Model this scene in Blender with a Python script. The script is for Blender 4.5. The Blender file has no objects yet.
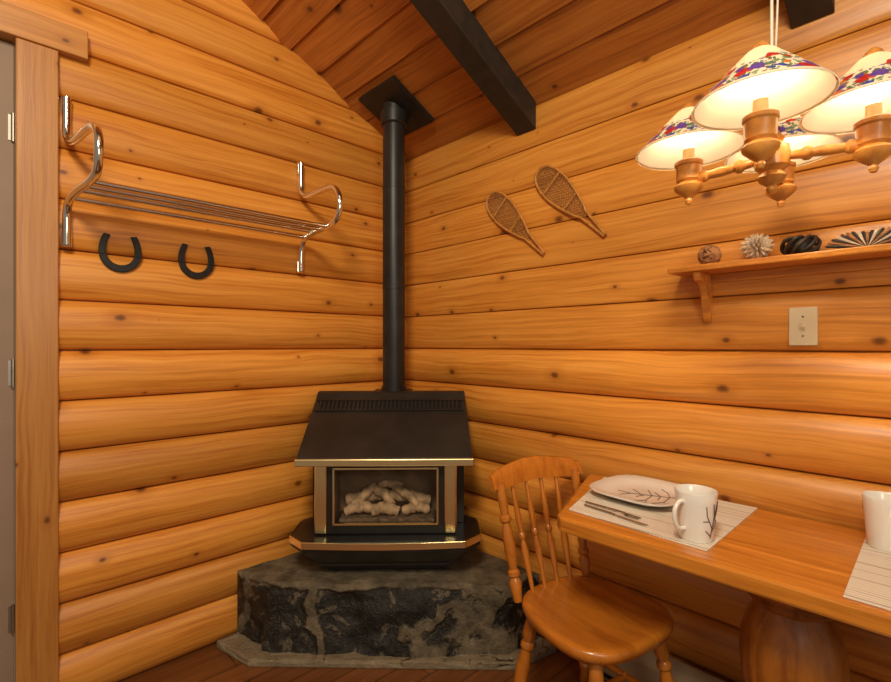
import bpy, bmesh, math, random
from mathutils import Vector, Matrix, noise
random.seed(7)
S=bpy.context.scene
S.view_settings.view_transform='Standard'
S.view_settings.look='None'
R=math.radians

# ---------------- node helpers ----------------
def newmat(name):
    m=bpy.data.materials.new(name); m.use_nodes=True
    nt=m.node_tree; nt.nodes.clear()
    out=nt.nodes.new('ShaderNodeOutputMaterial')
    b=nt.nodes.new('ShaderNodeBsdfPrincipled')
    nt.links.new(b.outputs[0],out.inputs[0])
    return m,nt,b,out
def N(nt,t,**k):
    n=nt.nodes.new(t)
    for a,v in k.items(): setattr(n,a,v)
    return n
def setin(nt,sock,v):
    if isinstance(v,bpy.types.NodeSocket): nt.links.new(v,sock)
    else: sock.default_value=v
def M(nt,op,a,b=0.0,c=None,clamp=False):
    n=N(nt,'ShaderNodeMath',operation=op); n.use_clamp=clamp
    setin(nt,n.inputs[0],a); setin(nt,n.inputs[1],b)
    if c is not None: setin(nt,n.inputs[2],c)
    return n.outputs[0]
def MIX(nt,f,a,b,mode='MIX'):
    n=N(nt,'ShaderNodeMix',data_type='RGBA',blend_type=mode)
    setin(nt,n.inputs[0],f); setin(nt,n.inputs[6],a); setin(nt,n.inputs[7],b)
    return n.outputs[2]
def RAMP(nt,f,stops,interp='LINEAR'):
    n=N(nt,'ShaderNodeValToRGB'); cr=n.color_ramp; cr.interpolation=interp
    while len(cr.elements)<len(stops): cr.elements.new(0.5)
    for e,(p,c) in zip(cr.elements,stops):
        e.position=p; e.color=(c[0],c[1],c[2],1) if not isinstance(c,(int,float)) else (c,c,c,1)
    setin(nt,n.inputs[0],f); return n.outputs[0]
def COMB(nt,x,y,z=0.0):
    n=N(nt,'ShaderNodeCombineXYZ')
    for i,v in enumerate((x,y,z)): setin(nt,n.inputs[i],v)
    return n.outputs[0]
def OBJ(nt):
    tc=N(nt,'ShaderNodeTexCoord'); s=N(nt,'ShaderNodeSeparateXYZ')
    nt.links.new(tc.outputs['Object'],s.inputs[0]); return tc.outputs['Object'],s.outputs
def NOISE(nt,vec,scale,detail=3,rough=.5,dist=0):
    n=N(nt,'ShaderNodeTexNoise'); setin(nt,n.inputs['Vector'],vec)
    n.inputs['Scale'].default_value=scale; n.inputs['Detail'].default_value=detail
    n.inputs['Roughness'].default_value=rough; n.inputs['Distortion'].default_value=dist
    return n.outputs['Fac']
def BUMP(nt,b,h,strength=.2,dist=.01):
    n=N(nt,'ShaderNodeBump'); n.inputs['Strength'].default_value=strength; n.inputs['Distance'].default_value=dist
    setin(nt,n.inputs['Height'],h); nt.links.new(n.outputs[0],b.inputs['Normal'])

def simple(name,col,rough=.5,metal=0,nscale=0,var=.15,spec=.5,coat=0):
    m,nt,b,o=newmat(name)
    b.inputs['Roughness'].default_value=rough; b.inputs['Metallic'].default_value=metal
    b.inputs['Specular IOR Level'].default_value=spec
    b.inputs['Coat Weight'].default_value=coat
    v,_=OBJ(nt)
    f=NOISE(nt,v,nscale or 12,3)
    c0=[max(0,c*(1-var)) for c in col]; c1=[min(1,c*(1+var)) for c in col]
    setin(nt,b.inputs['Base Color'],RAMP(nt,f,[(.3,c0),(.7,c1)]))
    return m

def logwood(name,axis,base,dark,light,knot,board=.19,boardaxis=2,rough=.38,z0=0.0,kscale=3.0,coat=.2,vary=.30,spec=.5):
    """wood running along `axis`; boards stacked along boardaxis"""
    m,nt,b,o=newmat(name)
    v,s=OBJ(nt)
    L=s[axis]; H=s[boardaxis]
    idx=M(nt,'FLOOR',M(nt,'DIVIDE',M(nt,'SUBTRACT',H,z0),board))
    wn=N(nt,'ShaderNodeTexWhiteNoise',noise_dimensions='1D'); setin(nt,wn.inputs['W'],idx)
    rnd=wn.outputs['Value']
    Ls=M(nt,'ADD',L,M(nt,'MULTIPLY',rnd,37.0))
    warp=NOISE(nt,COMB(nt,M(nt,'MULTIPLY',Ls,1.2),M(nt,'MULTIPLY',H,3.0),idx),1.5,2)
    Hw=M(nt,'ADD',H,M(nt,'MULTIPLY',warp,.06))
    g1=NOISE(nt,COMB(nt,M(nt,'MULTIPLY',Ls,.9),M(nt,'MULTIPLY',Hw,38.0),idx),1.6,6,.68,.3)
    g2=NOISE(nt,COMB(nt,M(nt,'MULTIPLY',Ls,1.1),M(nt,'MULTIPLY',H,4.0),idx),1.3,2)
    c=RAMP(nt,g1,[(.33,dark),(.5,base),(.69,light)])
    c=MIX(nt,M(nt,'MULTIPLY',M(nt,'SUBTRACT',g2,.44,clamp=True),1.2,clamp=True),c,tuple(light)+(1,))
    val=M(nt,'ADD',1.0-vary*.5,M(nt,'MULTIPLY',rnd,vary))
    c=MIX(nt,1.0,c,COMB(nt,val,val,val),'MULTIPLY')
    # knots
    vo=N(nt,'ShaderNodeTexVoronoi',voronoi_dimensions='2D'); vo.inputs['Scale'].default_value=1.0
    kv=COMB(nt,M(nt,'MULTIPLY',Ls,kscale),M(nt,'MULTIPLY',H,kscale*1.5),0)
    setin(nt,vo.inputs['Vector'],kv)
    dd=vo.outputs['Distance']; cc=N(nt,'ShaderNodeSeparateColor'); nt.links.new(vo.outputs['Color'],cc.inputs[0])
    rad=M(nt,'MULTIPLY',M(nt,'MAXIMUM',M(nt,'SUBTRACT',cc.outputs[0],.20),0.0),.085)
    ragged=NOISE(nt,COMB(nt,M(nt,'MULTIPLY',Ls,60.0),M(nt,'MULTIPLY',H,60.0),0),1.0,2)
    edge=M(nt,'DIVIDE',M(nt,'ADD',dd,M(nt,'MULTIPLY',M(nt,'SUBTRACT',ragged,.5),.022)),M(nt,'ADD',rad,.0001))
    k=M(nt,'SUBTRACT',1.0,M(nt,'MULTIPLY',M(nt,'SUBTRACT',edge,.5),1.3,clamp=True),clamp=True)
    halo=M(nt,'MULTIPLY',M(nt,'SUBTRACT',1.0,M(nt,'DIVIDE',edge,3.6),clamp=True),.7)
    c=MIX(nt,halo,c,tuple(dark)+(1,))
    c=MIX(nt,M(nt,'MULTIPLY',k,.8),c,tuple(knot)+(1,))
    setin(nt,b.inputs['Base Color'],c)
    b.inputs['Roughness'].default_value=rough
    b.inputs['Specular IOR Level'].default_value=spec
    b.inputs['Coat Weight'].default_value=coat; b.inputs['Coat Roughness'].default_value=.3
    BUMP(nt,b,g1,.16,.004)
    return m

def wood(name,base,dark,scale=(3,3,30),rough=.3,coat=.4,soft=0):
    m,nt,b,o=newmat(name)
    v,s=OBJ(nt)
    vec=COMB(nt,M(nt,'MULTIPLY',s[0],scale[0]),M(nt,'MULTIPLY',s[1],scale[1]),M(nt,'MULTIPLY',s[2],scale[2]))
    g=NOISE(nt,vec,1.5,6,.62,.4)
    light=[min(1,x*1.25) for x in base]
    setin(nt,b.inputs['Base Color'],RAMP(nt,g,[(.35-soft,dark),(.52,base),(.68+soft,light)]))
    b.inputs['Roughness'].default_value=rough; b.inputs['Coat Weight'].default_value=coat
    b.inputs['Coat Roughness'].default_value=.22
    return m

# ---------------- geometry helpers ----------------
def link(o,parent=None):
    bpy.context.collection.objects.link(o)
    if parent: o.parent=parent
    return o
def mesh(name,vs,fs,mat,parent=None,smooth=None,bevel=0,seg=2):
    me=bpy.data.meshes.new(name); me.from_pydata([tuple(v) for v in vs],[],fs)
    bm=bmesh.new(); bm.from_mesh(me); bmesh.ops.recalc_face_normals(bm,faces=bm.faces); bm.to_mesh(me); bm.free()
    me.materials.append(mat)
    if smooth is not None:
        me.polygons.foreach_set('use_smooth',[True]*len(me.polygons))
        me.set_sharp_from_angle(angle=R(smooth))
    me.update()
    o=bpy.data.objects.new(name,me); link(o,parent)
    if bevel:
        md=o.modifiers.new('bev','BEVEL'); md.width=bevel; md.segments=seg; md.limit_method='ANGLE'; md.angle_limit=R(35)
    return o
def empty(name,loc=(0,0,0),rz=0):
    e=bpy.data.objects.new(name,None); e.location=loc; e.rotation_euler=(0,0,rz); e.empty_display_size=.1
    return link(e)
def box(name,lo,hi,mat,parent=None,bevel=0,seg=2):
    x0,y0,z0=lo;x1,y1,z1=hi
    vs=[(x0,y0,z0),(x1,y0,z0),(x1,y1,z0),(x0,y1,z0),(x0,y0,z1),(x1,y0,z1),(x1,y1,z1),(x0,y1,z1)]
    fs=[(0,3,2,1),(4,5,6,7),(0,1,5,4),(1,2,6,5),(2,3,7,6),(3,0,4,7)]
    return mesh(name,vs,fs,mat,parent,None,bevel,seg)
def loft(name,rings,mat,parent=None,smooth=40,cap=True,bevel=0):
    n=len(rings[0]); vs=[p for r in rings for p in r]; fs=[]
    for i in range(len(rings)-1):
        for j in range(n):
            fs.append((i*n+j,i*n+(j+1)%n,(i+1)*n+(j+1)%n,(i+1)*n+j))
    if cap:
        fs.append(tuple(range(n-1,-1,-1))); fs.append(tuple(range((len(rings)-1)*n,len(rings)*n)))
    return mesh(name,vs,fs,mat,parent,smooth,bevel)
def prism(name,poly,z0,z1,mat,parent=None,bevel=0):
    return loft(name,[[(x,y,z0) for x,y in poly],[(x,y,z1) for x,y in poly]],mat,parent,None,True,bevel)
def xprism(name,poly,x0,x1,mat,parent=None,bevel=0,smooth=None):
    """poly in (y,z), extruded along x"""
    return loft(name,[[(x0,y,z) for y,z in poly],[(x1,y,z) for y,z in poly]],mat,parent,smooth,True,bevel)
def basis(d):
    d=Vector(d).normalized(); a=Vector((0,0,1)) if abs(d.z)<.9 else Vector((1,0,0))
    u=a.cross(d).normalized(); v=d.cross(u); return u,v,d
def turned(name,p0,p1,prof,mat,parent=None,n=20,smooth=35,cap=True):
    """prof: list of (t 0..1, radius) along p0->p1"""
    p0=Vector(p0);p1=Vector(p1);u,v,d=basis(p1-p0)
    rings=[[p0.lerp(p1,t)+(u*math.cos(2*math.pi*j/n)+v*math.sin(2*math.pi*j/n))*max(r,1e-4) for j in range(n)] for t,r in prof]
    return loft(name,rings,mat,parent,smooth,cap)
def lathe(name,prof,mat,parent=None,loc=(0,0,0),n=32,smooth=35,cap=True):
    rings=[[(loc[0]+r*math.cos(2*math.pi*j/n),loc[1]+r*math.sin(2*math.pi*j/n),loc[2]+z) for j in range(n)] for r,z in prof]
    return loft(name,rings,mat,parent,smooth,cap)
def catmull(pts,k=8,closed=False):
    pts=[Vector(p) for p in pts]; out=[]; n=len(pts)
    rng=n if closed else n-1
    for i in range(rng):
        if closed: a,b,c,d=pts[(i-1)%n],pts[i],pts[(i+1)%n],pts[(i+2)%n]
        else: a,b,c,d=pts[max(i-1,0)],pts[i],pts[i+1],pts[min(i+2,n-1)]
        for j in range(k):
            t=j/k
            out.append(.5*((2*b)+(c-a)*t+(2*a-5*b+4*c-d)*t*t+(3*b-a-3*c+d)*t**3))
    if not closed: out.append(pts[-1])
    return out
def tubedata(pts,r,n=10,closed=False):
    pts=[Vector(p) for p in pts]; m=len(pts); vs=[];fs=[]
    def tan(i):
        if closed: return (pts[(i+1)%m]-pts[(i-1)%m]).normalized()
        return (pts[min(i+1,m-1)]-pts[max(i-1,0)]).normalized()
    u,v,d=basis(tan(0))
    for i in range(m):
        d=tan(i); u=(u-d*u.dot(d)).normalized(); v=d.cross(u)
        rr=r(i/(m-1)) if callable(r) else r
        for j in range(n):
            a=2*math.pi*j/n; vs.append(pts[i]+(u*math.cos(a)+v*math.sin(a))*rr)
    for i in range(m if closed else m-1):
        i2=(i+1)%m
        for j in range(n): fs.append((i*n+j,i*n+(j+1)%n,i2*n+(j+1)%n,i2*n+j))
    if not closed:
        fs.append(tuple(range(n-1,-1,-1))); fs.append(tuple(range((m-1)*n,m*n)))
    return vs,fs
def tube(name,pts,r,mat,parent=None,n=12,closed=False):
    vs,fs=tubedata(pts,r,n,closed); return mesh(name,vs,fs,mat,parent,50)
def tubes(name,paths,r,mat,parent=None,n=6):
    V=[];F=[]
    for p in paths:
        vs,fs=tubedata(p,r,n); k=len(V); V+=vs; F+=[tuple(i+k for i in f) for f in fs]
    return mesh(name,V,F,mat,parent,50)
def boxes(name,lst,mat,parent=None,bevel=0):
    V=[];F=[]
    for lo,hi in lst:
        x0,y0,z0=lo;x1,y1,z1=hi;k=len(V)
        V+=[(x0,y0,z0),(x1,y0,z0),(x1,y1,z0),(x0,y1,z0),(x0,y0,z1),(x1,y0,z1),(x1,y1,z1),(x0,y1,z1)]
        F+=[tuple(i+k for i in f) for f in [(0,3,2,1),(4,5,6,7),(0,1,5,4),(1,2,6,5),(2,3,7,6),(3,0,4,7)]]
    return mesh(name,V,F,mat,parent,None,bevel)

# ---------------- materials ----------------
PB=(.67,.258,.035); PD=(.47,.142,.013); PL=(.80,.355,.065); PK=(.10,.024,.005)
m_wallL=logwood('pine_logs_left',1,PB,PD,PL,PK)
m_wallB=logwood('pine_logs_back',0,PB,PD,PL,PK)
m_ceil=logwood('pine_ceiling_boards',0,(.50,.168,.027),(.31,.088,.013),(.62,.24,.044),(.06,.016,.005),board=.15,boardaxis=1,rough=.4,kscale=2.6,vary=.5)
m_trim=logwood('pine_trim',2,(.52,.215,.040),(.38,.128,.019),(.62,.275,.065),PK,board=5,boardaxis=1,kscale=3.5)
m_trimh=logwood('pine_trim_header',1,(.52,.215,.040),(.38,.128,.019),(.62,.275,.065),PK,board=5,boardaxis=2,kscale=3.5)
m_shelf=wood('shelf_pine',(.66,.26,.038),(.48,.15,.02),(2,30,30),.38,.2)
m_beam=simple('dark_stained_beam',(.022,.017,.013),.55,0,20,.3)
m_table=wood('table_oak',(.60,.215,.024),(.43,.125,.011),(2,30,30),.24,.5,.05)
m_chair=wood('honey_maple',(.50,.16,.015),(.34,.085,.007),(3,16,5),.25,.55,.06)
m_ped=wood('pedestal_wood',(.38,.125,.016),(.23,.062,.008),(20,20,3),.33,.35)
m_lampw=wood('lamp_turned_pine',(.60,.25,.045),(.44,.145,.022),(10,10,10),.35,.3)
m_black=simple('stove_black_enamel',(.012,.011,.010),.30,0,8,.2,coat=.3)
m_hood=simple('stove_hood_metal',(.040,.033,.027),.32,.4,6,.25)
m_pipe=simple('stovepipe_black',(.018,.017,.016),.42,.2,14,.3)
m_brass=simple('polished_brass_trim',(1.0,.80,.42),.25,1,10,.04)
m_chrome=simple('chrome',(.80,.76,.71),.15,1,10,.05)
m_iron=simple('horseshoe_iron',(.012,.011,.010),.5,.3,60,.4)
m_plateA=simple('switch_plate_cream',(.74,.62,.42),.4,0,10,.03)
m_china=simple('white_china',(.84,.80,.74),.18,0,10,.02,coat=.5)
m_print=simple('brown_branch_print',(.10,.05,.03),.5)
m_metal=simple('steel_cutlery',(.5,.48,.45),.2,1)
m_heater=simple('heater_enamel',(.40,.30,.19),.45)
m_door=simple('grey_door_paint',(.30,.205,.145),.55,0,5,.05,spec=.3)
m_hinge=simple('hinge_metal',(.35,.32,.28),.4,1)
m_rattan=simple('rawhide_lacing',(.42,.19,.045),.6,0,60,.3)
m_snow=simple('snowshoe_frame_wood',(.52,.22,.045),.4,0,40,.3)
m_clog=simple('ceramic_log',(.62,.40,.22),.8,0,25,.45)
m_ember=simple('ember_bed',(.18,.115,.065),.9,0,60,.6)
m_fire=simple('firebox_lining',(.26,.155,.08),.7,0,12,.4)
m_ballw=simple('twig_ball',(.42,.20,.08),.7,0,60,.5)
m_shell=simple('white_shell_petals',(.72,.62,.48),.5,0,50,.2)
m_dark=simple('dark_woven_knot',(.03,.022,.016),.5,0,30,.4)
m_cord=simple('ivory_cord',(.75,.68,.55),.5)
m_sleeve=simple('candle_sleeve',(.75,.55,.28),.5)

# glass
m_glass,nt,b,o=newmat('stove_glass')
b.inputs['Roughness'].default_value=.04; b.inputs['Alpha'].default_value=.12
b.inputs['Base Color'].default_value=(.05,.04,.03,1)
n_=NOISE(nt,OBJ(nt)[0],3); BUMP(nt,b,n_,.02,.001)

# placemat
m_mat,nt,b,o=newmat('striped_placemat')
v,s=OBJ(nt)
w=M(nt,'SINE',M(nt,'MULTIPLY',s[1],520.0)); w2=M(nt,'SINE',M(nt,'MULTIPLY',s[0],700.0))
band=NOISE(nt,COMB(nt,0.0,M(nt,'MULTIPLY',s[1],60.0),0.0),1.0,2)
c=MIX(nt,M(nt,'MULTIPLY',M(nt,'ADD',w,1.0),.25),(.80,.74,.64,1),(.55,.46,.36,1))
c=MIX(nt,M(nt,'MULTIPLY',M(nt,'GREATER_THAN',band,.58),.6),c,(.34,.25,.17,1)) 
setin(nt,b.inputs['Base Color'],c); b.inputs['Roughness'].default_value=.8
BUMP(nt,b,M(nt,'MULTIPLY',w,w2),.3,.001)

# hearth stone
def hearthmat(name,darkness):
    m,nt,b,o=newmat(name)
    v,s=OBJ(nt)
    wv=N(nt,'ShaderNodeTexNoise'); wv.inputs['Scale'].default_value=3.0; wv.inputs['Detail'].default_value=5
    nt.links.new(v,wv.inputs['Vector'])
    mx=N(nt,'ShaderNodeMix',data_type='VECTOR'); mx.inputs[0].default_value=.30
    nt.links.new(v,mx.inputs[4]); nt.links.new(wv.outputs['Color'],mx.inputs[5])
    vo=N(nt,'ShaderNodeTexVoronoi',feature='DISTANCE_TO_EDGE'); vo.inputs['Scale'].default_value=2.3
    nt.links.new(mx.outputs[1],vo.inputs['Vector'])
    rim=M(nt,'ABSOLUTE',M(nt,'SUBTRACT',s[2],.160))
    rimn=M(nt,'ADD',rim,M(nt,'MULTIPLY',M(nt,'SUBTRACT',NOISE(nt,v,5,3),.5),.09))
    rimm=RAMP(nt,rimn,[(.128,0.0),(.138,1.0)])
    mortar=M(nt,'MAXIMUM',RAMP(nt,vo.outputs['Distance'],[(.030,1.0),(.050,0.0)]),rimm)
    fine=NOISE(nt,v,26,6,.7)
    stone=RAMP(nt,fine,[(.35,(.006,.006,.005)),(.60,(.020,.018,.014)),(.72,(.10,.078,.05))])
    v2=NOISE(nt,v,6,7,.72,1.5)
    vein=RAMP(nt,v2,[(.565,0.0),(.60,.8),(.63,.05),(.68,.4)])
    stone=MIX(nt,vein,stone,(.22,.17,.105,1))
    grey=RAMP(nt,NOISE(nt,v,12,7,.66),[(.3,(.045,.035,.020)),(.48,(.125,.096,.056)),(.62,(.20,.155,.095)),(.78,(.33,.26,.17))])
    c=MIX(nt,mortar,stone,grey)
    if darkness<.5: c=MIX(nt,.5,grey,(.36,.275,.17,1))
    setin(nt,b.inputs['Base Color'],c)
    setin(nt,b.inputs['Roughness'],M(nt,'ADD',M(nt,'MULTIPLY',mortar,.4),.33))
    BUMP(nt,b,M(nt,'ADD',fine,M(nt,'MULTIPLY',mortar,.9)),.9,.02)
    return m
m_stone=hearthmat('dark_slate_with_mortar',1.0)
m_stoneTop=hearthmat('pale_stone_base',.2)

# floor
m_floor,nt,b,o=newmat('dark_plank_floor')
v,s=OBJ(nt)
br=N(nt,'ShaderNodeTexBrick'); mp=N(nt,'ShaderNodeMapping'); mp.inputs['Rotation'].default_value=(0,0,R(90))
nt.links.new(v,mp.inputs[0]); nt.links.new(mp.outputs[0],br.inputs[0])
br.inputs['Scale'].default_value=1; br.inputs['Brick Width'].default_value=1.1; br.inputs['Row Height'].default_value=.12
br.inputs['Mortar Size'].default_value=.002
br.inputs['Color1'].default_value=(.19,.065,.018,1); br.inputs['Color2'].default_value=(.28,.10,.03,1); br.inputs['Mortar'].default_value=(.02,.008,.004,1)
g=NOISE(nt,COMB(nt,M(nt,'MULTIPLY',s[0],30.0),M(nt,'MULTIPLY',s[1],2.0),0.0),1.5,5,.6)
c=MIX(nt,.7,br.outputs[0],RAMP(nt,g,[(.3,.35),(.7,1.0)]),'MULTIPLY')
setin(nt,b.inputs['Base Color'],c); b.inputs['Roughness'].default_value=.28

# lamp shade: painted outside, plain inside
def shademat(name,painted):
    m,nt,b,o=newmat(name)
    v,s=OBJ(nt)
    if painted:
        wv=N(nt,'ShaderNodeTexNoise'); wv.inputs['Scale'].default_value=60; nt.links.new(v,wv.inputs['Vector'])
        mx=N(nt,'ShaderNodeMix',data_type='VECTOR'); mx.inputs[0].default_value=.02
        nt.links.new(v,mx.inputs[4]); nt.links.new(wv.outputs['Color'],mx.inputs[5]); vv=mx.outputs[1]
        vo=N(nt,'ShaderNodeTexVoronoi'); vo.inputs['Scale'].default_value=30; nt.links.new(vv,vo.inputs['Vector'])
        sc=N(nt,'ShaderNodeSeparateColor'); nt.links.new(vo.outputs['Color'],sc.inputs[0])
        bloom=RAMP(nt,sc.outputs[0],[(0,(.50,.008,.010)),(.36,(.015,.03,.38)),(.66,(.12,.04,.34)),(.86,(.70,.16,.02))],'CONSTANT')
        vp=N(nt,'ShaderNodeTexVoronoi'); vp.inputs['Scale'].default_value=110; nt.links.new(vv,vp.inputs['Vector'])
        petl=M(nt,'LESS_THAN',vp.outputs['Distance'],.55)
        s2=N(nt,'ShaderNodeSeparateColor'); nt.links.new(vp.outputs['Color'],s2.inputs[0])
        leaf=RAMP(nt,s2.outputs[1],[(0,(.02,.12,.02)),(.45,(.08,.20,.03)),(.72,(.03,.05,.28)),(.86,(.50,.03,.02))],'CONSTANT')
        nz=NOISE(nt,v,26,2)
        zz=M(nt,'ADD',s[2],M(nt,'MULTIPLY',M(nt,'SUBTRACT',nz,.5),.07))
        band=M(nt,'MULTIPLY',M(nt,'GREATER_THAN',s[2],.005),M(nt,'LESS_THAN',zz,.062))
        col=(.88,.78,.58,1)
        lm=M(nt,'MULTIPLY',M(nt,'MULTIPLY',band,petl),.9)
        col=MIX(nt,lm,col,leaf)
        bmask=M(nt,'MULTIPLY',M(nt,'MULTIPLY',band,M(nt,'LESS_THAN',vo.outputs['Distance'],.48)),M(nt,'GREATER_THAN',vp.outputs['Distance'],.16))
        col=MIX(nt,M(nt,'MULTIPLY',bmask,.95),col,bloom)
    else:
        col=RAMP(nt,NOISE(nt,v,4),[(0,(.85,.77,.62)),(1,(.90,.82,.68))])
    setin(nt,b.inputs['Base Color'],col); b.inputs['Roughness'].default_value=.35
    tr=N(nt,'ShaderNodeBsdfTranslucent'); setin(nt,tr.inputs[0],col)
    ms=N(nt,'ShaderNodeMixShader'); ms.inputs[0].default_value=.20
    nt.links.new(b.outputs[0],ms.inputs[1]); nt.links.new(tr.outputs[0],ms.inputs[2]); nt.links.new(ms.outputs[0],o.inputs[0])
    return m
m_shade=shademat('painted_floral_shade',True); m_shadein=shademat('shade_white_lining',False)
m_bulb,nt,b,o=newmat('warm_bulb')
b.inputs['Emission Color'].default_value=(1,.82,.52,1); b.inputs['Emission Strength'].default_value=6
setin(nt,b.inputs['Base Color'],RAMP(nt,NOISE(nt,OBJ(nt)[0],5),[(0,(.9,.85,.7)),(1,(1,.95,.8))]))

# ---------------- room ----------------
LOG=.19; Z0=2.47; SL=.48
def logprofile(z0,z1,bul):
    """front surface (d,z): rounded faces with a narrow deep seam between"""
    pts=[]; k=int(math.floor(z0/LOG+1e-6))
    while k*LOG<z1-1e-6:
        b,ex=bul(k)
        for j in range(19):
            t=j/18; z=(k+t)*LOG
            if z<z0-1e-6 or z>z1+1e-6: continue
            q=.5-.5*math.cos(math.pi*t)
            z=(k+q)*LOG
            z=min(max(z,k*LOG+.0024),(k+1)*LOG-.0024)
            d=b*(max(0,1-abs(2*q-1)**ex))**(1/ex*1.1)
            if j==0: pts.append((-.018,k*LOG+.0018))
            pts.append((d,z))
            if j==18: pts.append((-.018,(k+1)*LOG-.0018))
        k+=1
    return pts
def wallpieces(name,pieces,bul,side,mat):
    V=[];F=[]
    for a0,a1,z0,z1 in pieces:
        pr=logprofile(z0,z1,bul); poly=pr+[(-.12,pr[-1][1]),(-.12,pr[0][1])]
        n=len(poly);k=len(V)
        for a in (a0,a1):
            for d,z in poly: V.append((d,a,z) if side=='L' else (a,-d,z))
        for j in range(n): F.append((k+j,k+(j+1)%n,k+n+(j+1)%n,k+n+j))
        F.append(tuple(range(k,k+n))); F.append(tuple(range(k+n,k+2*n)))
    return mesh(name,V,F,mat,None,50)
bulL=lambda k:(.050,2.0) if k<8 else (.036,2.1)
bulB=lambda k:(.050,2.0) if k<7 else ((.022,2.4) if k<8 else (.014,2.8))
wl=wallpieces('wall_left',[(-1.70,0.10,0,4.2),(-2.66,-1.70,2.47,4.2),(-3.4,-2.66,0,4.2)],bulL,'L',m_wallL)
bm=bmesh.new(); bm.from_mesh(wl.data)
r=bmesh.ops.bisect_plane(bm,geom=bm.verts[:]+bm.edges[:]+bm.faces[:],plane_co=(0,0,Z0+.01),plane_no=(0,SL,1),clear_outer=True)
bm.to_mesh(wl.data); bm.free()
wb=wallpieces('wall_back',[(-.12,3.4,0,2.47)],bulB,'B',m_wallB)
box('floor',(-.12,-3.6,-.06),(3.6,.12,0),m_floor)
# ceiling boards, grooves modelled
poly=[]
nb=20
for i in range(nb):
    y0=-.15*i+0.0; y1=y0-.15
    if i==0: y0=.12
    zf=lambda y:Z0-SL*y
    poly+=[(y0-.0014,zf(y0)+.018),(y0-.009,zf(y0)+.0),(y1+.009,zf(y1)),(y1+.0014,zf(y1)+.018)]
ye=-.15*nb
poly+=[(ye,zf(ye)+.10),(.12,zf(.12)+.10)]
xprism('ceiling',poly,-.12,3.4,m_ceil)
# beams
def beam(name,x):
    w=.055; P=[]
    for yy in (-.016,-3.0):
        z=Z0-SL*yy
        P.append([(x-w,yy,z-.125),(x+w,yy,z-.125),(x+w,yy,z+.004),(x-w,yy,z+.004)])
    loft(name,P,m_beam,None,None,True,.004)
beam('ceiling_beam',.93); beam('ceiling_beam.001',2.02); beam('ceiling_beam.002',3.11)

# door, casing
e=empty('door_1',(0,-2.2,0))
box('slab',(-.03,-.42,.01),(.012,.408,2.42),m_door,e,.003)
for zz in (.38,1.25,2.12):
    box('hinge_leaf',(.010,.392,zz-.045),(.016,.405,zz+.045),m_hinge,e)
    turned('hinge_pin',(.02,.405,zz-.05),(.02,.405,zz+.05),[(0,.006),(1,.006)],m_hinge,e,10)
knob=lathe('knob',[(.0,0),(.026,.002),(.028,.02),(.02,.035),(.012,.04),(.012,.06),(.0,.06)][::-1],m_hinge,e)
knob.rotation_euler=(0,R(-90),0); knob.location=(.072,-.35,1.0)
box('trim_1',(-.02,-1.79,0),(.062,-1.672,2.425),m_trim,None,.004)
box('trim_2',(-.02,-2.73,0),(.062,-2.61,2.425),m_trim,None,.004)
box('trim_3',(-.02,-2.82,2.425),(.070,-1.585,2.53),m_trimh,None,.004)

# ---------------- hearth ----------------
he=empty('stone_hearth',(0,0,0),R(45))
def plan(off):
    a=.72+off*1.2
    return [(0,-.088),(-a+.03,-a-.044),(-.525-off*.6,-.90-off),(.525+off*.6,-.90-off),(a-.03,-a-.044)]
def rocky(name,poly,z0,z1,mat,amp,taper=0):
    pts=[]
    for i in range(len(poly)):
        a=Vector(poly[i]);b_=Vector(poly[(i+1)%len(poly)]);n=max(2,int((b_-a).length/.024))
        for j in range(n): pts.append(a.lerp(b_,j/n))
    cen=Vector((0,-.55)); rings=[]
    wallidx=lambda p: (abs(p.x)-(-p.y))>-.088
    K=16
    for k in range(K+1):
        z=z0+(z1-z0)*k/K; ring=[]
        for p in pts:
            q=Vector((p.x,p.y,z))
            nn=noise.noise(q*5)*amp+noise.noise(q*15)*amp*.6+abs(noise.noise(q*28))*amp*.35
            f=Vector((p.x-cen.x,p.y-cen.y)).normalized()
            t=taper*k/K + (.02 if k==K else (.006 if k==K-1 else 0))
            sc_=0 if wallidx(p) else (nn-t)
            ring.append((p.x+f.x*sc_,p.y+f.y*sc_,z+(noise.noise(q*9)*.006 if k>K-2 else 0)))
        rings.append(ring)
    for s_ in (.93,.8,.6,.3,.05):
        rings.append([(cen.x+(x-cen.x)*s_,cen.y+(y-cen.y)*s_,z1+noise.noise(Vector((x*s_*7,y*s_*7,3)))*.006) for x,y,z in rings[K]])
    return loft(name,rings,mat,he,60)
rocky('stone_block',plan(0),.028,.312,m_stone,.036,.03)
prism('base_slab',plan(.055),.0,.034,m_stoneTop,he,.006)

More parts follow.
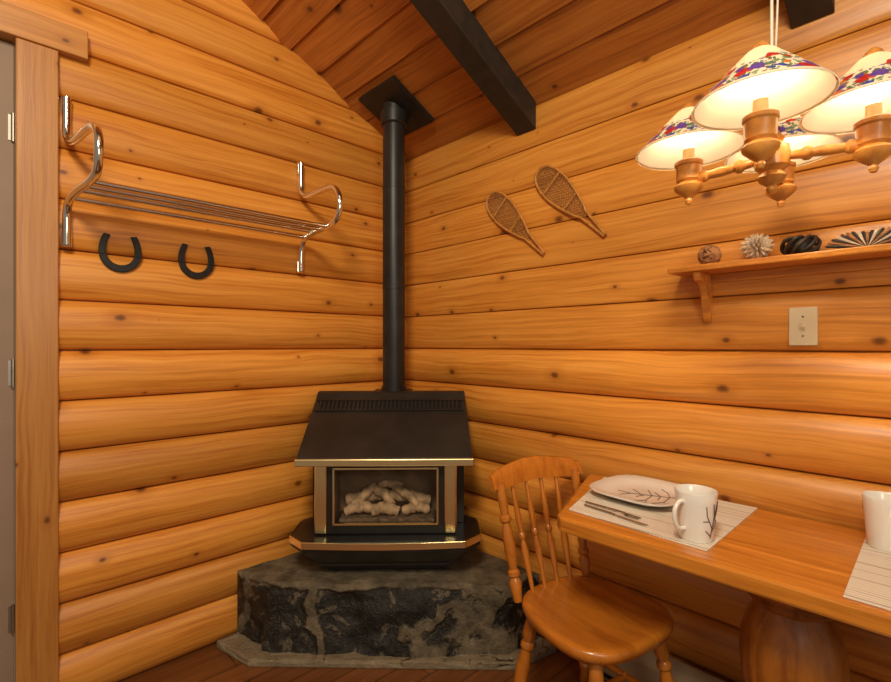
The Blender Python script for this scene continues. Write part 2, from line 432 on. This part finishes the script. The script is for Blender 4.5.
# ---------------- stove ----------------
DEL=R(2.5)
pw=Vector((.85*.70711,-.85*.70711,0)); off=Matrix.Rotation(R(45)+DEL,3,'Z')@Vector((0,-.85,0))
st=empty('gas_stove',tuple(pw-off),R(45)+DEL)
ZB=.316
prism('plinth',[(-.27,-.50),(-.27,-.74),(.27,-.74),(.27,-.50)],ZB,.40,m_black,st,.004)
top=[(-.425,-.60),(-.425,-.80),(-.35,-.88),(.35,-.88),(.425,-.80),(.425,-.60),(.30,-.48),(-.30,-.48)]
bot=[(-.33,-.58),(-.33,-.72),(-.28,-.79),(.28,-.79),(.33,-.72),(.33,-.58),(.27,-.50),(-.27,-.50)]
loft('lower_tray',[[(x,y,.352) for x,y in bot],[(x*1.05,y,.362) for x,y in bot],[(x,y,.455) for x,y in top],[(x,y,.50) for x,y in top]],m_black,st,None,True,.004)
def strip(name,path,z0,z1,th,mat):
    V=[];F=[]
    for (x,y) in path:
        V+=[(x,y,z0),(x,y,z1),(x*(1+th),y-th,z1),(x*(1+th),y-th,z0)]
    for i in range(len(path)-1):
        for j in range(4): F.append((i*4+j,i*4+(j+1)%4,(i+1)*4+(j+1)%4,(i+1)*4+j))
    F.append((0,1,2,3)); F.append(tuple(range(len(V)-4,len(V))))
    return mesh(name,V,F,mat,st,None,.002)
strip('tray_brass_lip',[(-.425,-.62),(-.425,-.80),(-.35,-.88),(-.16,-.893),(0,-.897),(.16,-.893),(.35,-.88),(.425,-.80),(.425,-.62)],.472,.502,.008,m_brass)
box('body_left',(-.32,-.79,.50),(-.30,-.48,.83),m_black,st)
box('body_right',(.30,-.79,.50),(.32,-.48,.83),m_black,st)
box('body_back',(-.32,-.50,.50),(.32,-.48,.83),m_fire,st)
box('rear_casing_left',(-.36,-.66,.50),(-.32,-.50,.83),m_black,st,.003)
box('rear_casing_right',(.32,-.66,.50),(.36,-.50,.83),m_black,st,.003)
box('body_floor',(-.31,-.79,.50),(.31,-.49,.535),m_black,st)
box('firebox_left',(-.255,-.77,.53),(-.245,-.55,.82),m_fire,st)
box('firebox_right',(.245,-.77,.53),(.255,-.55,.82),m_fire,st)
box('firebox_back',(-.25,-.58,.53),(.25,-.57,.82),m_fire,st)
box('front_bottom_rail',(-.235,-.80,.503),(.235,-.78,.548),m_black,st,.003)
box('front_top_rail',(-.235,-.80,.80),(.235,-.78,.83),m_black,st,.003)
for sx in (-1,1):
    box('brass_post_%d'%(sx+2),(min(sx*.262,sx*.318),-.808,.505),(max(sx*.262,sx*.318),-.785,.825),m_brass,st,.009,3)
    box('door_stile_%d'%(sx+2),(min(sx*.232,sx*.262),-.80,.503),(max(sx*.232,sx*.262),-.78,.828),m_black,st,.003)
fr=[]
for a in [((-.236,-.808,.545),(.236,-.80,.553)),((-.236,-.808,.793),(.236,-.80,.801)),((-.236,-.808,.545),(-.228,-.80,.80)),((.228,-.808,.545),(.236,-.80,.80))]: fr.append(a)
boxes('window_bead',fr,m_brass,st)
box('window_glass',(-.23,-.796,.55),(.23,-.792,.80),m_glass,st)
prism('ember_bed',[(-.22,-.585),(-.22,-.76),(.22,-.76),(.22,-.585)],.535,.556,m_ember,st,.01)
def clog(i,p0,p1,r0):
    p0=Vector(p0);p1=Vector(p1);pts=[]
    for k in range(17):
        t=k/16;q=p0.lerp(p1,t)+Vector((0,0,.010*math.sin(math.pi*t)))
        q+=Vector((noise.noise(q*20+Vector((i,0,0))),noise.noise(q*20+Vector((0,i,0))),noise.noise(q*20)))*.012
        pts.append(q)
    tube('ceramic_log_%d'%i,pts,lambda t:r0*(.78+.22*math.sin(math.pi*(.1+.8*t)))*(1+.10*math.sin(t*23+i)),m_clog,st,12)
clog(1,(-.20,-.63,.60),(-.01,-.63,.62),.031)
clog(2,(.0,-.63,.62),(.20,-.635,.60),.030)
clog(3,(-.20,-.71,.580),(-.06,-.70,.585),.025)
clog(4,(-.075,-.72,.58),(.05,-.71,.58),.026)
clog(6,(.07,-.71,.58),(.195,-.70,.58),.025)
clog(7,(-.16,-.71,.600),(-.06,-.63,.668),.021)
clog(8,(-.08,-.64,.665),(.02,-.71,.612),.022)
clog(9,(.02,-.63,.665),(.14,-.71,.605),.021)
clog(10,(-.05,-.63,.672),(.06,-.63,.668),.018)
# hood
hp=[(-.46,.83,.388),(-.46,1.105,.372),(-.47,1.115,.372),(-.51,1.115,.372),(-.525,1.108,.372),(-.545,1.085,.373),(-.85,.852,.388),(-.85,.83,.388)]
loft('hood',[[(-w_,y,z) for y,z,w_ in hp],[(w_,y,z) for y,z,w_ in hp]],m_hood,st,None,True,.006)
box('flue_box',(-.10,-.485,.90),(.10,-.325,1.112),m_black,st,.004)
xprism('hood_brass_edge',[(-.84,.820),(-.84,.852),(-.860,.852),(-.860,.820)],-.392,.392,m_brass,st,.004)
d=Vector((0,-.305,-.233)).normalized(); nrm=Vector((0,-.233,.305)).normalized()
def slopebox(x0,x1,t0,t1,h0,h1):
    o0=Vector((0,-.545,1.085)); vs=[]
    for h in (h0,h1):
        for (x,t) in ((x0,t0),(x1,t0),(x1,t1),(x0,t1)):
            q=o0+d*t+nrm*h; vs.append((x,q.y,q.z))
    return vs
bx=[(0,3,2,1),(4,5,6,7),(0,1,5,4),(1,2,6,5),(2,3,7,6),(3,0,4,7)]
V=[];F=[];ns=34
for i in range(ns):
    xa=-.345+.69*i/ns; k=len(V)
    V+=slopebox(xa,xa+.009,.028,.085,-.002,.007)
    F+=[tuple(j+k for j in f) for f in bx]
mesh('vent_fins',V,F,m_hood,st)
mesh('vent_shadow_strip',slopebox(-.35,.35,.026,.088,-.002,.001),bx,simple('vent_shadow',(.002,.002,.002),.9),st)  # flat black strip, painted-in shade between the vent fins
for i,(a,b2) in enumerate(((.018,.026),(.087,.095))):
    mesh('vent_rail_%d'%i,slopebox(-.36,.36,a,b2,-.002,.009),bx,m_hood,st)
# flue pipe
fl=empty('flue_pipe',(0,0,0),R(45))
PS=-.405; zc=Z0+SL*.405*.7071; PX=-.016
turned('pipe',(PX,PS,1.113),(PX,PS,zc+.02),[(0,.066),(.012,.066),(.0121,.059),(.35,.059),(.351,.0605),(.365,.0605),(.366,.059),(.70,.059),(.701,.0605),(.712,.0605),(.713,.058),(1,.058)],m_pipe,fl,32)
turned('ceiling_collar',(PX,PS,zc-.10),(PX,PS,zc-.03),[(0,.062),(.1,.070),(.9,.073),(1,.073)],m_pipe,fl,32)
pl=box('ceiling_plate',(-.15,-.15,-.022),(.15,.15,-.002),m_pipe,fl,.002)
cw=Vector((.405*.7071,-.405*.7071,zc))
pl.rotation_euler=(Matrix.Rotation(-R(45),3,'Z')@Matrix.Rotation(-math.atan(SL),3,'X')).to_euler()
pl.location=Matrix.Rotation(-R(45),3,'Z')@cw

# ---------------- coat rack ----------------
rk=empty('chrome_luggage_rack',(.044,-1.18,1.9))
def brk(name,y0,fl_):
    P=[(.012,y0,.365),(.012,y0,.30),(.014,y0,.235),(.035,y0+fl_*.1,.20),(.09,y0+fl_*.3,.185),(.22,y0+fl_*.6,.18),(.31,y0+fl_*.9,.175),(.365,y0+fl_,.13),(.375,y0+fl_,.07),(.345,y0+fl_,.02),(.27,y0+fl_*.8,.0),(.15,y0+fl_*.4,-.005),(.06,y0+fl_*.1,-.02),(.02,y0,-.06),(.012,y0,-.12),(.012,y0,-.18)]
    tube(name,catmull(P,7),.0135,m_chrome,rk,14)
    for z in (.34,-.155):
        box(name+'_foot',(-.008,y0-.016,z-.03),(.006,y0+.016,z+.03),m_chrome,rk,.004)
brk('bracket_left',-.468,.045); brk('bracket_right',.465,.0)
for i,x in enumerate((.06,.13,.20,.27)):
    turned('shelf_rod_%d'%i,(x,-.468+.045*x/.3,.0-.004+ (.004 if x>.1 else -.012)),(x,.465,.0-.004+(.004 if x>.1 else -.012)),[(0,.0095),(1,.0095)],m_chrome,rk,14)

# ---------------- horseshoes ----------------
def horseshoe(name,y,z,sc_):
    e=empty(name,(.037,y,z))
    V=[];F=[];n=36
    for i in range(n+1):
        t=i/n; s_=(t-.5)*2
        if abs(s_)<.62: a=R(-90)+s_/.62*R(88); cx=math.cos(a)*.060; cz=math.sin(a)*.066; nx,nz=math.cos(a),math.sin(a)
        else:
            q=(abs(s_)-.62)/.38; cx=math.copysign(.060-.016*q*q,s_); cz=.002+.064*q; nx,nz=math.copysign(1,s_),.2*q
        w=(.0140-.003*abs(s_))
        V+=[(0,cx-nx*w,cz-nz*w),(.010,cx-nx*w,cz-nz*w),(.010,cx+nx*w,cz+nz*w),(0,cx+nx*w,cz+nz*w)]
    for i in range(n):
        for j in range(4): F.append((i*4+j,i*4+(j+1)%4,(i+1)*4+(j+1)%4,(i+1)*4+j))
    F.append((0,1,2,3)); F.append(tuple(range(4*n,4*n+4)))
    mesh('shoe',V,F,m_iron,e,30,.002)
    for s_ in (-1,1):
        turned('nail_%d'%(s_+2),(-.03,s_*.060*sc_,-.01),(.014,s_*.060*sc_,-.01),[(0,.003),(.9,.003),(.91,.006),(1,.005)],m_iron,e,8)
horseshoe('horseshoe',-1.478,1.718,1.0); horseshoe('horseshoe.001',-1.199,1.718,1.0)

# ---------------- snowshoes ----------------
def snowshoe(name,x0,z0,x1,z1):
    L=math.hypot(x1-x0,z1-z0)
    e=empty(name,(x0,-.028,z0)); e.rotation_euler=(0,math.atan2(-(z1-z0),x1-x0),0)
    W=.058; B=.76*L
    def hw(u):
        if u<=0 or u>=B: return 0
        t=u/B; return W*(math.sin(math.pi*min(1,t**.62))**.75)
    up=[(u,hw(u)) for u in [B*(k/24)**1.5 for k in range(1,24)]]
    path=[(L,-.004)]+[(u,-h-.004) for u,h in reversed(up)]+[(0,0)]+[(u,h+.004) for u,h in up]+[(L,.004)]
    tube('frame',catmull([(u,0,w) for u,w in path],2),.0060,m_snow,e,8)
    turned('toe_bar',(B*.28,0,-hw(B*.28)),(B*.28,0,hw(B*.28)),[(0,.005),(1,.005)],m_snow,e,8)
    turned('heel_bar',(B*.66,0,-hw(B*.66)),(B*.66,0,hw(B*.66)),[(0,.005),(1,.005)],m_snow,e,8)
    paths=[]
    for sgn,dep in ((1,-.0015),(-1,.0015)):
        c=-W*1.2
        while c<B+W*1.2:
            seg=[]
            for k in range(81):
                w=-W+2*W*k/80; u=c+sgn*w*.9
                if abs(w)<hw(u): seg.append((u,dep,w))
            if len(seg)>3: paths.append([seg[0],seg[-1]])
            c+=.0155
    u=.012
    while u<B*.95:
        if hw(u)>.01: paths.append([(u,0,-hw(u)),(u,0,hw(u))])
        u+=.0155
    tubes('lacing',paths,.0014,m_rattan,e,5)
snowshoe('snowshoe',.705,2.100,1.035,1.765); snowshoe('snowshoe.001',1.005,2.150,1.335,1.80)

# ---------------- shelf ----------------
sh=empty('wall_shelf',(2.2,0,1.6))
box('board',(-.565,-.155,-.002),(.80,-.015,.018),m_shelf,sh,.004)
box('back_cleat',(-.50,-.028,-.032),(.80,-.013,-.002),m_shelf,sh,.002)
def bracket(name,x):
    P=[(-.015,-.002),(-.14,-.002),(-.142,-.018),(-.128,-.032),(-.105,-.034),(-.085,-.045),(-.07,-.07),(-.062,-.10),(-.055,-.13),(-.045,-.158),(-.028,-.172),(-.015,-.17)]
    xprism(name,P,x-.011,x+.011,m_shelf,sh,.002)
bracket('bracket_1',-.475); bracket('bracket_2',.62)
ZS=1.619
bl=empty('twig_ball',(1.745,-.075,ZS+.037))
pth=[]
for i in range(22):
    ax=Vector((random.gauss(0,1),random.gauss(0,1),random.gauss(0,1))).normalized(); u_,v_,d_=basis(ax)
    pth.append([(u_*math.cos(a*.3927)+v_*math.sin(a*.3927))*.034 for a in range(17)])
tubes('twigs',pth,.0032,m_ballw,bl,6)
lathe('core',[(.0005,-.033),(.02,-.026),(.033,0),(.02,.026),(.0005,.033)],m_ballw,bl)
fs_=empty('shell_flower',(1.885,-.075,ZS+.046))
V=[];F=[]
for ring,(cnt,el,ln,w) in enumerate(((16,0,.05,.013),(16,22,.05,.013),(14,-22,.048,.013),(12,44,.048,.012),(10,-46,.046,.012),(8,66,.046,.011),(6,-70,.04,.010),(3,85,.044,.01))):
    for i in range(cnt):
        a=2*math.pi*(i+.5*(ring%2))/cnt; dr=Vector((math.cos(a)*math.cos(R(el)),math.sin(a)*math.cos(R(el)),math.sin(R(el))))
        u_,v_,d_=basis(dr); k=len(V)
        V.append(dr*.008)
        for q in range(5): V.append(dr*ln*.65+(u_*math.cos(q*1.2566)*.5+v_*math.sin(q*1.2566))*w*.6)
        V.append(dr*ln)
        for q in range(5):
            F.append((k,k+1+q,k+1+(q+1)%5)); F.append((k+6,k+1+(q+1)%5,k+1+q))
o_=mesh('petals',V,F,m_shell,fs_)
kn=empty('woven_knot_ornament',(2.00,-.075,ZS+.034))
P=[]
for i in range(260):
    t=2*math.pi*i/260
    rr=.030+.013*math.cos(9*t); P.append((rr*math.cos(4*t)*1.1,rr*math.sin(4*t)*1.0,.022*math.sin(9*t)))
tube('strand',P,.0052,m_dark,kn,8,True)
lathe('knot_core',[(.001,-.024),(.03,-.016),(.034,0),(.03,.016),(.001,.024)],m_dark,kn)
fa=empty('striped_fan_shell',(2.155,-.075,ZS))
for i in range(19):
    a=R(14+152*i/18); L_=.050+.026*abs(math.cos(a))
    dr=Vector((math.cos(a)*1.3,0,math.sin(a)*.9))
    turned('rib_%d'%i,(0,0,.006),tuple(Vector((0,0,.006))+dr*L_),[(0,.002),(.7,.0048),(.95,.004),(1,.0015)],m_dark if i%2==0 else m_ballw if i%4==1 else m_shell,fa,8)
box('fan_base',(-.03,-.014,0),(.03,.014,.008),m_dark,fa,.002)

# ---------------- switch ----------------
sw=empty('light_switch',(1.998,-.025,1.408))
box('plate',(-.037,-.003,-.060),(.037,.006,.060),m_plateA,sw,.003,3)
box('toggle_collar',(-.006,-.006,-.013),(.006,-.002,.013),m_plateA,sw,.001)
tg=box('toggle',(-.004,-.017,-.004),(.004,-.003,.005),m_plateA,sw,.001)
for z in (-.03,.03): turned('screw_%d'%(z*100),(0,-.001,z),(0,-.0045,z),[(0,.0035),(1,.003)],m_metal,sw,10)

# ---------------- heater ----------------
ht=empty('baseboard_heater',(2.2,0,0))
xprism('cover',[(-.053,.02),(-.053,.20),(-.063,.215),(-.09,.19),(-.105,.165),(-.105,.055),(-.09,.02)],-.93,1.0,m_heater,ht,.003)
xprism('grille',[(-.104,.045),(-.104,.06),(-.108,.06),(-.108,.045)],-.92,.99,m_black,ht)
boxes('feet',[((-.9,-.09,0),(-.87,-.055,.025)),((.9,-.09,0),(.93,-.055,.025))],m_heater,ht)

# ---------------- table ----------------
ZT=.82
tb=empty('dining_table',(2.0,-.30,0))
def T(x,y): return (x-2.0,y+.30)
A=[T(1.283,-.068),T(1.30,-.055),T(2.92,-.055),T(2.92,-.44),T(1.418,-.44)]
prism('top_board',A,ZT-.046,ZT,m_table,tb,.008)
Bp=[T(1.4196,-.4425),T(2.92,-.4425),T(2.92,-.592),T(1.485,-.592),T(1.460,-.568)]
prism('top_leaf',Bp,ZT-.046,ZT,m_table,tb,.008)
prism('apron',[T(1.47,-.12),T(2.75,-.12),T(2.75,-.47),T(1.60,-.47)],ZT-.085,ZT-.0465,m_ped,tb,.004)
pk=.86
lathe('pedestal',[(r_*pk,z) for r_,z in [(.10,.735),(.145,.73),(.152,.715),(.150,.70),(.130,.685),(.112,.68),(.120,.668),(.112,.656),(.100,.65),(.104,.635),(.122,.605),(.137,.56),(.142,.51),(.136,.45),(.118,.38),(.09,.30),(.078,.27),(.075,.25),(.10,.235),(.105,.20),(.08,.185),(.075,.12),(.0,.12)][::-1]],m_ped,tb,(.02,.0,0),40,45)
for i in range(4):
    a=R(45+90*i); c_,s_=math.cos(a),math.sin(a)
    pts=catmull([(c_*.05,s_*.05,.17),(c_*.14,s_*.14,.15),(c_*.22,s_*.22,.07),(c_*.26,s_*.26,.036)],6)
    tube('foot_%d'%i,pts,lambda t:.036-.008*t,m_ped,tb,12)

# placemats
def placemat(name,c):
    cx=sum(p[0] for p in c)/4; cy=sum(p[1] for p in c)/4
    e=empty(name,(cx,cy,ZT+.0005))
    prism('woven_mat',[(x-cx,y-cy) for x,y in c],0,.003,m_mat,e,.001)
placemat('placemat',[(1.468,-.515),(1.885,-.535),(1.885,-.063),(1.360,-.08)])
placemat('placemat.001',[(2.160,-.57),(2.62,-.57),(2.62,-.10),(2.155,-.10)])
ZM=ZT+.004
pe=empty('square_plate',(1.578,-.225,ZM+.0005),R(-4))
HA=.152
def sup(sc_,z,a=HA,p=3.4,n=64):
    out=[]
    for j in range(n):
        t=2*math.pi*j/n;c_,s_=math.cos(t),math.sin(t)
        k=(abs(c_)**p+abs(s_)**p)**(-1/p); out.append((a*sc_*k*c_,a*sc_*k*s_,z))
    return out
loft('dish',[sup(.5,0),sup(.60,.0),sup(.75,.008),sup(1,.024),sup(1.008,.029),sup(.99,.030),sup(.76,.016),sup(.62,.009),sup(.3,.0085),sup(.02,.0085)],m_china,pe,50)
br_=[]
def pz(x,y):
    m_=(abs(x)**3.4+abs(y)**3.4)**(1/3.4)/HA
    if m_<.62: return .0092
    if m_<.76: return .0092+(m_-.62)*.05
    return .0165+(m_-.76)*.061
def bp(pts):
    out=[]
    for i in range(len(pts)-1):
        for k in range(6):
            t=k/6; x=pts[i][0]*(1-t)+pts[i+1][0]*t; y=pts[i][1]*(1-t)+pts[i+1][1]*t; out.append((x,y,pz(x,y)))
    x,y=pts[-1]; out.append((x,y,pz(x,y))); return out
B0=[(.125,.06),(.08,.035),(.03,.01),(-.03,-.02)]
br_.append(bp(B0))
for a,b3 in (((.08,.035),(.05,.08)),((.08,.035),(.09,-.03)),((.03,.01),(-.01,.06)),((.03,.01),(.04,-.05)),((0,-.005),(-.05,.03)),((-.03,-.02),(-.08,-.02)),((-.03,-.02),(-.05,-.06)),((.05,.08),(.02,.10)),((.09,-.03),(.11,-.06)),((.09,-.03),(.07,-.07)),((.04,-.05),(.02,-.09)),((.04,-.05),(.06,-.09)),((.055,.022),(.02,.05)),((.055,.022),(.065,-.02)),((.01,.0),(.0,-.04))):
    br_.append(bp([a,b3]))
tubes('branch_print',br_,.0014,m_print,pe,5)
# cutlery
fk=empty('fork',(1.575,-.435,ZM+.003),R(-7))
tube('handle',catmull([(-.10,0,0.0),(-.03,0,.002),(.03,0,.004),(.055,0,.002)],5),lambda t:.0045-.0018*t,m_metal,fk,8)
boxes('tines',[((.055,-.0105+.0058*i,.0),(.095,-.0105+.0058*i+.003,.0022)) for i in range(4)]+[((.048,-.0105,0),(.06,.0105,.0022))],m_metal,fk)
kf=empty('table_knife',(1.60,-.468,ZM+.003),R(-7))
tube('handle',[(-.11,0,0),(-.05,0,0),(0,0,0)],.005,m_metal,kf,8)
prism('blade',[(0,-.004),(.09,-.009),(.108,-.004),(.11,.003),(0,.005)],-.001,.001,m_metal,kf)
# mugs
def mug(name,x,y,ha,a0,zb=ZM):
    e=empty(name,(x,y,zb+.0005),ha)
    k=1.14
    lathe('body',[(r_*k,z) for r_,z in [(.03,0),(.036,.0),(.0385,.006),(.041,.05),(.0445,.10),(.047,.128),(.0462,.131),(.0445,.129),(.042,.10),(.038,.05),(.035,.010),(.001,.008)]],m_china,e,(0,0,0),40,50)
    tube('handle',catmull([(.046,0,.102),(.064,0,.108),(.082,0,.09),(.083,0,.062),(.069,0,.038),(.042,0,.034)],7),.0058,m_china,e,12)
    paths=[]
    def mp_(a,z): 
        r_=(.0386+(.0084)*(z/.128))*k+.0004; return (r_*math.cos(a),r_*math.sin(a),z)
    for (da,za,db,zb_) in ((0,.015,.25,.07),(.25,.07,.15,.105),(.1,.04,-.25,.075),(.2,.058,.55,.085),(.55,.085,.6,.11),(-.25,.075,-.3,.10),(.25,.07,.45,.10),(-.1,.06,-.45,.06),(.05,.03,.35,.045),(.35,.045,.5,.06),(0,.02,-.3,.035)):
        paths.append([mp_(a0+da+(db-da)*q/4,za+(zb_-za)*q/4) for q in range(5)])
    tubes('branch_print',paths,.0011,m_print,e,5)
mug('coffee_mug',1.835,-.468,R(-108),R(84)); mug('coffee_mug.001',2.205,-.175,R(40),R(-260))

# ---------------- chair ----------------
ch=empty('dining_chair',(1.478,-.385,0),R(-12))
SZ=.445
def seat(sc_,z,n=56):
    out=[]
    for j in range(n):
        t=2*math.pi*j/n;c_,s_=math.cos(t),math.sin(t);p=2.9
        k=(abs(c_)**p+abs(s_)**p)**(-1/p)
        x=.220*k*c_; y=k*s_*(.220+.022*(k*c_))
        out.append((x*sc_,y*sc_,z))
    return out
loft('seat',[seat(.86,SZ-.026),seat(.97,SZ-.020),seat(1.0,SZ-.004),seat(1.0,SZ+.008),seat(.975,SZ+.017),seat(.90,SZ+.0185),seat(.75,SZ+.012),seat(.5,SZ+.005),seat(.2,SZ+.004),seat(.02,SZ+.006)],m_chair,ch,60)
legprof=[(0,.017),(.10,.020),(.20,.024),(.26,.017),(.28,.023),(.31,.023),(.33,.016),(.45,.024),(.6,.023),(.72,.015),(.74,.022),(.77,.022),(.79,.015),(.9,.017),(1,.012)]
tops={'front_left':(.14,.145),'front_right':(.14,-.145),'back_left':(-.14,.135),'back_right':(-.14,-.135)}
feet={}
for k,(x,y) in tops.items():
    fx,fy=x*1.45,y*1.35; feet[k]=(fx,fy)
    turned('leg_'+k,(x,y,SZ-.015),(fx,fy,0),legprof,m_chair,ch,18)
def lp(k,z):
    t=(SZ-z)/SZ; return (tops[k][0]+(feet[k][0]-tops[k][0])*t,tops[k][1]+(feet[k][1]-tops[k][1])*t,z)
sp=[(0,.009),(.15,.011),(.4,.014),(.48,.011),(.5,.018),(.52,.011),(.6,.014),(.85,.011),(1,.009)]
turned('stretcher_left',lp('front_left',.17),lp('back_left',.17),sp,m_chair,ch,14)
turned('stretcher_right',lp('front_right',.17),lp('back_right',.17),sp,m_chair,ch,14)
a=Vector(lp('front_left',.17)).lerp(Vector(lp('back_left',.17)),.5);b_=Vector(lp('front_right',.17)).lerp(Vector(lp('back_right',.17)),.5)
turned('stretcher_middle',a,b_,sp,m_chair,ch,14)
turned('stretcher_front',lp('front_left',.24),lp('front_right',.24),sp,m_chair,ch,14)
pp=[(0,.014),(.08,.018),(.16,.022),(.2,.014),(.22,.021),(.25,.021),(.27,.014),(.42,.021),(.55,.020),(.66,.014),(.68,.021),(.71,.021),(.73,.014),(.88,.018),(1,.017)]
ZC=.897
turned('back_post_left',(-.180,.172,SZ+.005),(-.258,.190,ZC-.05),pp,m_chair,ch,18)
turned('back_post_right',(-.180,-.172,SZ+.005),(-.258,-.190,ZC-.05),pp,m_chair,ch,18)
sp2=[(0,.007),(.15,.009),(.38,.014),(.46,.008),(.48,.013),(.51,.013),(.53,.008),(.65,.012),(.85,.008),(1,.007)]
for i in range(4):
    y=-.105+.07*i
    turned('spindle_%d'%i,(-.185-.010*(1-abs(y)/.15),y*.9,SZ+.008),(-.268-.03*(1-(y/.2)**2),y*1.08,ZC-.055),sp2,m_chair,ch,14)
rings=[]
for i in range(33):
    t=-1+2*i/32; y=t*.222; x=-.258-.035*(1-t*t)
    tz=ZC+.004+.012*math.cos(t*math.pi*.9)-(.014 if abs(t)>.93 else 0)
    bz=ZC-.078+.014*(1-abs(t))+ (.010 if abs(t)>.93 else 0)
    h=.0125
    lean=.018
    rings.append([(x+h,y,bz),(x+h-lean*.5,y,(bz+tz)/2),(x+h-lean,y,tz-.006),(x-lean,y,tz),(x-h-lean,y,tz-.006),(x-h-lean*.5,y,(bz+tz)/2),(x-h,y,bz),(x,y,bz-.004)])
loft('crest_rail',rings,m_chair,ch,60)

# ---------------- chandelier ----------------
cx,cy=2.028,-.546
cd=empty('chandelier',(cx,cy,1.712))
lathe('hub',[(.001,-.012),(.008,-.008),(.012,.0),(.010,.008),(.024,.018),(.030,.028),(.022,.040),(.034,.052),(.038,.075),(.034,.098),(.022,.108),(.026,.116),(.018,.126),(.011,.14),(.010,.20),(.016,.21),(.012,.225),(.004,.24),(.001,.24)],m_lampw,cd)
zt=Z0-SL*cy-.125-1.712
tube('cord',[(0,0,.23),(0,0,.5),(0,0,zt-.02)],.0035,m_cord,cd,8)
tube('cord_loop',catmull([(.004,0,.23),(.012,.004,.5),(.006,-.003,.75),(.0,0,zt-.02)],6),.0022,m_cord,cd,6)
lathe('ceiling_canopy',[(.03,zt-.03),(.045,zt-.015),(.05,zt),(.001,zt)],m_lampw,cd)
fw=Vector((-.722,.692,0)); rt=Vector((.692,.722,0))
ray=(fw*.827+rt*.562).normalized()
base=math.atan2(-ray.y,-ray.x)-R(6)
RA=.178; RS=.1255
for i in range(4):
    a=base+i*math.pi/2; dx,dy=math.cos(a),math.sin(a); px,py=dx*RA,dy*RA
    turned('arm_%d'%i,(dx*.03,dy*.03,.072),(px-dx*.02,py-dy*.02,.062),[(0,.009),(.2,.011),(.25,.016),(.32,.016),(.37,.010),(.6,.012),(.8,.010),(.85,.015),(1,.012)],m_lampw,cd,14)
    lathe('socket_cup_%d'%i,[(.001,-.002),(.006,.0),(.009,.008),(.007,.014),(.020,.024),(.033,.036),(.035,.044),(.030,.050),(.024,.054),(.029,.060),(.030,.094),(.033,.098),(.033,.106),(.027,.110),(.001,.110)],m_lampw,cd,(px,py,0),28)
    lathe('candle_sleeve_%d'%i,[(.014,.108),(.014,.140),(.001,.140)],m_sleeve,cd,(px,py,0),20)
    lathe('bulb_%d'%i,[(.009,.139),(.012,.15),(.019,.168),(.021,.182),(.016,.197),(.001,.203)],m_bulb,cd,(px,py,0),20)
    prof=[(RS,-.002),(RS+.0015,.0),(RS,.003),(.028,.102),(.020,.107),(.010,.110),(.0095,.107),(.019,.103),(.026,.099),(RS-.004,.002)]
    s_=lathe('shade_%d'%i,prof,m_shade,cd,(0,0,0),56,50,cap=False)
    s_.data.materials.append(m_shadein)
    for p in s_.data.polygons:
        if p.index//56>=5: p.material_index=1
    s_.location=(px,py,.134)
    lathe('shade_finial_%d'%i,[(.014,.241),(.018,.245),(.014,.252),(.006,.259),(.001,.261)],m_lampw,cd,(px,py,0),16)
    ld=bpy.data.lights.new('bulb_light_%d'%i,'POINT'); ld.energy=2.7; ld.color=(1,.80,.54); ld.shadow_soft_size=.008
    lo=bpy.data.objects.new('bulb_light_%d'%i,ld); link(lo,cd)
    lo.location=(px,py,.219)

# ---------------- lights ----------------
def area(name,loc,tgt,size,energy,col):
    ld=bpy.data.lights.new(name,'AREA'); ld.shape='DISK'; ld.size=size; ld.energy=energy; ld.color=col
    o=bpy.data.objects.new(name,ld); o.location=loc
    o.rotation_euler=(Vector(tgt)-Vector(loc)).to_track_quat('-Z','Y').to_euler(); link(o)
area('added_key_light',(2.3,-2.3,3.0),(.6,-.9,1.0),.55,52,(1,.86,.64))  # added key light, above and behind the camera; no fixture modelled
area('added_side_fill',(3.3,-1.9,1.9),(0,-1.3,1.4),.8,14,(1,.88,.70))  # added fill from the right towards the left wall; no window there
w=bpy.data.worlds.new('World'); S.world=w; w.use_nodes=True
bg=w.node_tree.nodes['Background']; bg.inputs[0].default_value=(1,.84,.64,1); bg.inputs[1].default_value=.24

# ---------------- camera ----------------
cam=bpy.data.cameras.new('Camera'); cam.sensor_width=36; cam.lens=36*484/891; cam.shift_y=4/891; cam.clip_start=.02
co=bpy.data.objects.new('Camera',cam); co.location=(2.316,-1.876,1.35); co.rotation_euler=(R(90),0,R(46.2)); link(co)
S.camera=co
